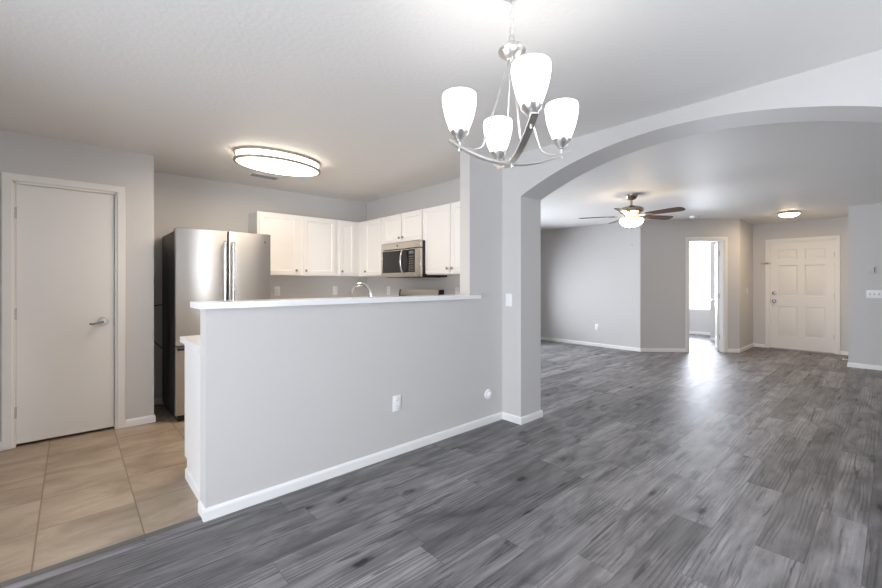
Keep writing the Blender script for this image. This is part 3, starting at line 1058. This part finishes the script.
def outlet(label, loc, rot, group=None):
    root = thing('wall_outlet', label, 'outlet', loc, rot, group)
    plate(root)
    for s in (-1, 1):
        bm = box(BM(), -0.017, -0.008, s * 0.021 - 0.014, 0.017, -0.004, s * 0.021 + 0.014, 0.002)
        o = obj('socket', bm, 'plastic', root)
        bm = BM()
        for dx in (-0.006, 0.006):
            box(bm, dx - 0.001, -0.0084, s * 0.021 - 0.003, dx + 0.001, -0.0075, s * 0.021 + 0.006)
        obj('slots', bm, 'slot', o)
    return root


RX = -PI / 2
outlet('white wall outlet low on the grey half wall', (1.783, 2.47, 0.383), 0)
outlet('white wall outlet low on the far living room wall', (7.8, 4.006, 0.387), RX)
outlet('white backsplash outlet right beside the refrigerator, under the two-door cabinet', (1.905, YB, 1.165), 0, 'backsplash outlets')
outlet('white backsplash outlet in front of the kitchen corner, left of the faucet', (2.694, YB, 1.165), 0, 'backsplash outlets')
outlet('white backsplash outlet between the faucet and the range', (3.2, 4.615, 1.165), RX, 'backsplash outlets')
outlet('white backsplash outlet next to the stub wall, right of the range', (3.2, 3.275, 1.165), RX, 'backsplash outlets')


def switch(label, loc, rot, gangs=1, toggle=False):
    root = thing('light_switch', label, 'light switch', loc, rot)
    plate(root, 0.072 + 0.046 * (gangs - 1))
    for k in range(gangs):
        x = (k - (gangs - 1) / 2) * 0.046
        if toggle:
            bm = box(BM(), x - 0.005, -0.016, -0.003, x + 0.005, -0.004, 0.012, 0.002)
            box(bm, x - 0.006, -0.0072, -0.013, x + 0.006, -0.005, 0.013)
            obj('toggle', bm, 'toggle', root)
        else:
            bm = box(BM(), x - 0.0165, -0.009, -0.033, x + 0.0165, -0.004, 0.033, 0.002)
            obj('rocker', bm, 'plastic', root)
    return root


switch('white light switch on the narrow face of the arch pillar', (2.996, 2.39, 1.112), RX)
switch('small white light switch on the short wall left of the front door', (9.593, 1.915, 1.117), 0)
switch('white four-gang switch plate on the wall right of the front door', (8.73, 0.195, 1.105), RX, 4, True)
cb = thing('control_box', 'flat wall-coloured control box above the four-gang switch plate', 'control box', (8.73, 0.245, 1.46), RX)
obj('cover', box(BM(), -0.042, -0.011, -0.058, 0.042, 0.0, 0.058, 0.004, 2), 'wall', cb)
obj('side_shade', box(BM(), 0.024, -0.0125, -0.035, 0.032, -0.0105, 0.04, 0.0005), 'button', cb)  # grey strip standing in for the shade at the right of the box

rc = thing('round_cover', 'small round white cover low on the wall beside the arch pillar', 'wall cover', (2.79, 2.47, 0.266))
mt = Matrix.Rotation(PI / 2, 4, 'X')
obj('disc', lathe(BM(), [(0, 0), (0.044, 0), (0.044, 0.008), (0.039, 0.015), (0, 0.017)], mtx=mt, seg=32), 'plastic', rc)
obj('cap', lathe(BM(), [(0, 0.014), (0.021, 0.014), (0.02, 0.028), (0.012, 0.033), (0, 0.034)], mtx=Matrix.Translation((0.004, 0, 0.0)) @ mt, seg=24), 'plastic', rc)

an = lathe(BM(), [(0, 0), (0.009, 0), (0.008, 0.008), (0, 0.01)], mtx=Matrix.Translation((7.8, 3.317, 1.978)) @ Matrix.Rotation(-PI / 2, 4, 'Y'), seg=14)
tag(obj('wall_hook', an, 'dark_nickel'), 'tiny dark hook high on the far living room wall below the fan', 'hook')
ds = thing('door_stop', 'small white-tipped door stop on the baseboard right of the front door', 'door stop', (9.15, 0.5025, 0.05), PI)
obj('spring', tube(BM(), [(0, 0.0, 0), (0, -0.06, 0)], 0.006, 10), 'nickel', ds)
obj('tip', tube(BM(), [(0, -0.058, 0), (0, -0.078, 0)], 0.010, 10), 'plastic', ds)

# refrigerator cord hanging on the wall beside it
bm = tube(BM(), bezier((0.57, 5.158, 1.04), (0.62, 5.155, 1.02), (0.68, 5.155, 1.04), (0.74, 5.158, 1.05), 10), 0.004, 8)
tube(bm, bezier((0.57, 5.158, 0.72), (0.62, 5.155, 0.70), (0.68, 5.155, 0.60), (0.74, 5.158, 0.55), 10), 0.004, 8)
tube(bm, bezier((0.74, 5.158, 1.05), (0.86, 5.155, 1.06), (0.86, 5.155, 0.50), (0.74, 5.158, 0.55), 14), 0.004, 8)
tag(obj('power_cord', bm, 'cord'), 'thin dark cord on the wall in the gap left of the refrigerator', 'cord')

# ------------------------------------------------------------------ chandelier
CXY = Vector((math.cos(YAW), math.sin(YAW))) * 1.62 + Vector((math.sin(YAW), -math.cos(YAW))) * 0.280
CHD = thing('chandelier', 'brushed nickel four-light chandelier with white glass shades hanging before the arch', 'chandelier', (CXY.x, CXY.y, CH), YAW - PI / 2 + math.radians(12))
zc = lambda z: z - CH
bm = lathe(BM(), [(0, 0), (0.062, 0), (0.062, -0.006), (0.045, -0.022), (0.015, -0.03), (0, -0.03)], seg=36)
obj('canopy', bm, 'nickel', CHD)
bm = BM()
zt, k = -0.026, 0
while zt > zc(2.256):
    a = 0 if k % 2 == 0 else PI / 2
    ca, sa = math.cos(a), math.sin(a)
    pts = []
    for q in range(16):
        t = 2 * PI * q / 16
        xx = 0.0085 * math.cos(t)
        zz = zt - 0.018 + 0.018 * math.sin(t)
        pts.append((xx * ca, xx * sa, zz))
    tube(bm, pts, 0.0023, 6, closed=True)
    zt -= 0.0305
    k += 1
obj('chain', bm, 'nickel', CHD)
bm = lathe(BM(), [(0, zc(2.219)), (0.010, zc(2.218)), (0.022, zc(2.214)), (0.040, zc(2.203)), (0.0515, zc(2.191)), (0.0545, zc(2.183)), (0.052, zc(2.176)), (0.036, zc(2.163)), (0.024, zc(2.154)), (0.010, zc(2.149)), (0, zc(2.148))], seg=36)
tube(bm, [(0.012 * math.cos(t * PI / 8), 0, zc(2.231) + 0.016 * math.sin(t * PI / 8)) for t in range(16)], 0.0028, 8, closed=True)
obj('hub', bm, 'nickel', CHD)

ARM = [(0.256, 0.214, 0.0, 0.0), (0.288, 0.246, math.radians(-7), 0.010)]   # bar half length, shade radius, turn, lift


def bar_z(r, ARM_R):
    return 1.738 + 0.074 * (r / ARM_R) ** 2


for ang, (ARM_R, SH_R, turn, lift) in zip((0, PI / 2), ARM):
    ang += turn
    ca, sa = math.cos(ang), math.sin(ang)
    bm = BM()
    n = 24
    prev = None
    for i in range(n + 1):
        r = -ARM_R + 2 * ARM_R * i / n
        z = zc(bar_z(abs(r), ARM_R)) + lift
        sl = 2 * 0.074 * r / ARM_R ** 2
        nx, nz = -sl / math.hypot(1, sl), 1 / math.hypot(1, sl)
        ring = []
        for wv, tv in ((-0.0125, -0.004), (0.0125, -0.004), (0.0125, 0.004), (-0.0125, 0.004)):
            rr, zz = r + nx * tv, z + nz * tv
            ring.append(bm.verts.new((rr * ca - wv * sa, rr * sa + wv * ca, zz)))
        if prev:
            for q in range(4):
                j = (q + 1) % 4
                bm.faces.new((prev[q], prev[j], ring[j], ring[q]))
        else:
            bm.faces.new(ring)
        prev = ring
    bm.faces.new(prev[::-1])
    bmesh.ops.recalc_face_normals(bm, faces=bm.faces)
    obj('arm', bm, 'nickel', CHD)
obj('bottom_finial', lathe(BM(), [(0, zc(1.722)), (0.006, zc(1.724)), (0.008, zc(1.730)), (0.008, zc(1.756)), (0.012, zc(1.758)), (0, zc(1.766))], seg=16), 'nickel', CHD)
for i in range(4):
    ARM_R, SH_R, turn, lift = ARM[i % 2]
    a = i * PI / 2 + turn
    ca, sa = math.cos(a), math.sin(a)
    zb = zc(bar_z(0.20, ARM_R)) + lift + 0.006
    P3 = lambda r, z: (r * ca, r * sa, z)
    pts = [P3(0.012, zc(2.150)), P3(0.045, zc(2.04)), P3(0.085, zc(1.912)), P3(0.112, zc(1.825))] + \
        bezier(P3(0.112, zc(1.825)), P3(0.121, zc(1.793)), P3(0.128, zb + 0.004), P3(0.158, zb - 0.004), 8)[1:] + [P3(0.205, zb)]
    obj('rod', tube(BM(), pts, 0.0042, 8), 'nickel', CHD)
    zs = zc(bar_z(SH_R, ARM_R)) + lift
    bm = lathe(BM(), [(0, zs - 0.016), (0.004, zs - 0.015), (0.0055, zs - 0.010), (0.0045, zs - 0.004), (0.0045, zs + 0.022), (0.011, zs + 0.024), (0.014, zs + 0.030), (0.0215, zs + 0.038), (0.0345, zs + 0.052), (0.0365, zs + 0.060), (0.02, zs + 0.062), (0, zs + 0.062)], P3(SH_R, 0), 48)
    cup = obj('socket_cup', bm, 'nickel', CHD)
    zg = zs + 0.058
    outer = [(0.033, 0.0), (0.039, 0.016), (0.0475, 0.037), (0.0555, 0.063), (0.062, 0.092), (0.0655, 0.118), (0.0655, 0.133), (0.0635, 0.143)]
    prof = [(0, zg + 0.002), (0.026, zg + 0.001)] + [(r, zg + z) for r, z in outer] + [(r - 0.004, zg + z) for r, z in outer[::-1][1:-1]] + [(0.026, zg + 0.006), (0, zg + 0.006)]
    obj('glass_shade', lathe(BM(), prof, P3(SH_R, 0), 32), 'shade', cup)

# ------------------------------------------------------------------ kitchen ceiling light
KL = thing('ceiling_light', 'large oval flush ceiling light with two thin metal rings in the kitchen', 'ceiling light', (1.435, 3.835, CH), math.radians(5))
OV = Matrix.Diagonal((1.0, 0.66, 1.0, 1.0))
bm = lathe(BM(), [(0, 0), (0.372, 0), (0.378, -0.006), (0.378, -0.080), (0.372, -0.090), (0.33, -0.096), (0, -0.100)], seg=72)
obj('diffuser', bm, 'led', KL, mtx=OV)
for z in (-0.012, -0.080):
    bm = lathe(BM(), [(0.375, z - 0.010), (0.396, z - 0.010), (0.400, z), (0.396, z + 0.010), (0.375, z + 0.010), (0.375, z - 0.010)], seg=72)
    obj('ring', bm, 'ring', KL, mtx=OV)
for q in range(2):
    a = q * PI
    bm = tube(BM(), [(0.391 * math.cos(a), 0, -0.012), (0.391 * math.cos(a), 0, -0.080)], 0.006, 8)
    obj('ring_post', bm, 'ring', KL)



def lamp_light(name, root, z, sx, sy, power, color):
    l = bpy.data.lights.new(name, 'AREA')
    l.shape = 'ELLIPSE'
    l.size, l.size_y = sx, sy
    l.energy = power
    l.color = color
    o = bpy.data.objects.new(name, l)
    o.location = (0, 0, z)
    COL.objects.link(o)
    o.parent = root


lamp_light('kitchen_lamp_glow', KL, -0.104, 0.70, 0.46, 17, (1.0, 0.80, 0.60))
# air vent behind it
AV = thing('ceiling_vent', 'small rectangular ceiling vent just behind the round kitchen light', 'vent', (1.56, 4.60, CH))
bm = BM()
box(bm, -0.15, -0.075, -0.008, 0.15, -0.06, 0.0, 0.002)
box(bm, -0.15, 0.06, -0.008, 0.15, 0.075, 0.0, 0.002)
box(bm, -0.15, -0.075, -0.008, -0.135, 0.075, 0.0, 0.002)
box(bm, 0.135, -0.075, -0.008, 0.15, 0.075, 0.0, 0.002)
obj('frame', bm, 'trim', AV)
obj('duct_opening', box(BM(), -0.136, -0.061, -0.002, 0.136, 0.061, 0.0), 'slot', AV)
for q in range(6):
    y = -0.05 + q * 0.02
    bm = box(BM(), -0.136, -0.008, -0.0008, 0.136, 0.008, 0.0008)
    obj('louver', bm, 'wallbox', AV, mtx=Matrix.Translation((0, y, -0.006)) @ Matrix.Rotation(0.6, 4, 'X'))

# ------------------------------------------------------------------ ceiling fan
FXY = Vector((math.cos(YAW), math.sin(YAW))) * 5.42 + Vector((math.sin(YAW), -math.cos(YAW))) * 2.515
FAN = thing('ceiling_fan', 'five-blade ceiling fan with lit bowl in the living room', 'ceiling fan', (FXY.x, FXY.y, CH), 0)
obj('canopy', lathe(BM(), [(0, 0), (0.078, 0), (0.078, -0.012), (0.06, -0.05), (0.03, -0.068), (0, -0.068)], seg=32), 'fan_metal', FAN)
obj('downrod', tube(BM(), [(0, 0, -0.06), (0, 0, -0.16)], 0.014, 14), 'fan_metal', FAN)
obj('motor_housing', lathe(BM(), [(0, -0.135), (0.03, -0.138), (0.06, -0.15), (0.12, -0.165), (0.148, -0.185), (0.150, -0.215), (0.135, -0.235), (0.10, -0.25), (0.085, -0.275), (0.075, -0.29), (0, -0.29)], seg=40), 'fan_metal', FAN)
obj('light_kit', lathe(BM(), [(0, -0.285), (0.05, -0.285), (0.07, -0.295), (0.075, -0.305), (0.085, -0.312), (0.085, -0.324), (0, -0.324)], seg=36), 'fan_metal', FAN)
bw = obj('bowl', lathe(BM(), [(0.0, -0.318), (0.138, -0.320), (0.146, -0.332), (0.142, -0.355), (0.12, -0.388), (0.08, -0.412), (0.03, -0.424), (0, -0.425)], seg=40), 'bowl', FAN)
obj('finial', lathe(BM(), [(0, -0.42), (0.014, -0.424), (0.011, -0.432), (0.006, -0.44), (0, -0.448)], seg=16), 'fan_metal', bw)
for k in range(5):
    a = YAW - math.radians(1 + 72 * k)
    pitch = math.radians(-12)
    mt = Matrix.Rotation(a, 4, 'Z') @ Matrix.Translation((0, 0, -0.276)) @ Matrix.Rotation(pitch, 4, 'X')
    bm = BM()
    outl = [(0.205, -0.050), (0.30, -0.057), (0.48, -0.066), (0.60, -0.068), (0.637, -0.060), (0.657, -0.035), (0.662, 0.0), (0.657, 0.035), (0.637, 0.060), (0.60, 0.068), (0.48, 0.066), (0.30, 0.057), (0.205, 0.050)]
    prism(bm, outl, Matrix.Translation((0, 0, -0.003)), 0.007)
    bl = obj('blade', bm, 'blade', FAN, True, mt)
    bm = BM()
    prism(bm, [(0.09, -0.016), (0.17, -0.014), (0.215, -0.040), (0.275, -0.036), (0.285, 0.0), (0.275, 0.036), (0.215, 0.040), (0.17, 0.014), (0.09, 0.016)], Matrix.Translation((0, 0, -0.008)), 0.005)
    obj('blade_bracket', bm, 'fan_metal', bl, True, mt)

# ------------------------------------------------------------------ entry ceiling light, smoke detector
EL = thing('ceiling_light', 'small warm dome ceiling light near the front door', 'ceiling light', (8.74, 1.18, CH))
obj('rim', lathe(BM(), [(0, 0), (0.130, 0), (0.145, -0.012), (0.147, -0.03), (0.136, -0.034), (0, -0.034)], seg=40), 'fan_metal', EL)
obj('glass_dome', lathe(BM(), [(0, -0.032), (0.134, -0.032), (0.126, -0.048), (0.10, -0.068), (0.06, -0.080), (0, -0.085)], seg=40), 'dome', EL)
lamp_light('entry_lamp_glow', EL, -0.09, 0.22, 0.22, 9, (1.0, 0.76, 0.52))
SD = thing('smoke_detector', 'round white smoke detector on the ceiling before the bedroom doorway', 'smoke detector', (8.05, 2.36, CH))
obj('mount', lathe(BM(), [(0, 0), (0.07, 0), (0.07, -0.008), (0, -0.008)], seg=32), 'plastic', SD)
obj('cover', lathe(BM(), [(0, -0.007), (0.063, -0.007), (0.062, -0.024), (0.05, -0.034), (0, -0.036)], seg=32), 'plastic', SD)
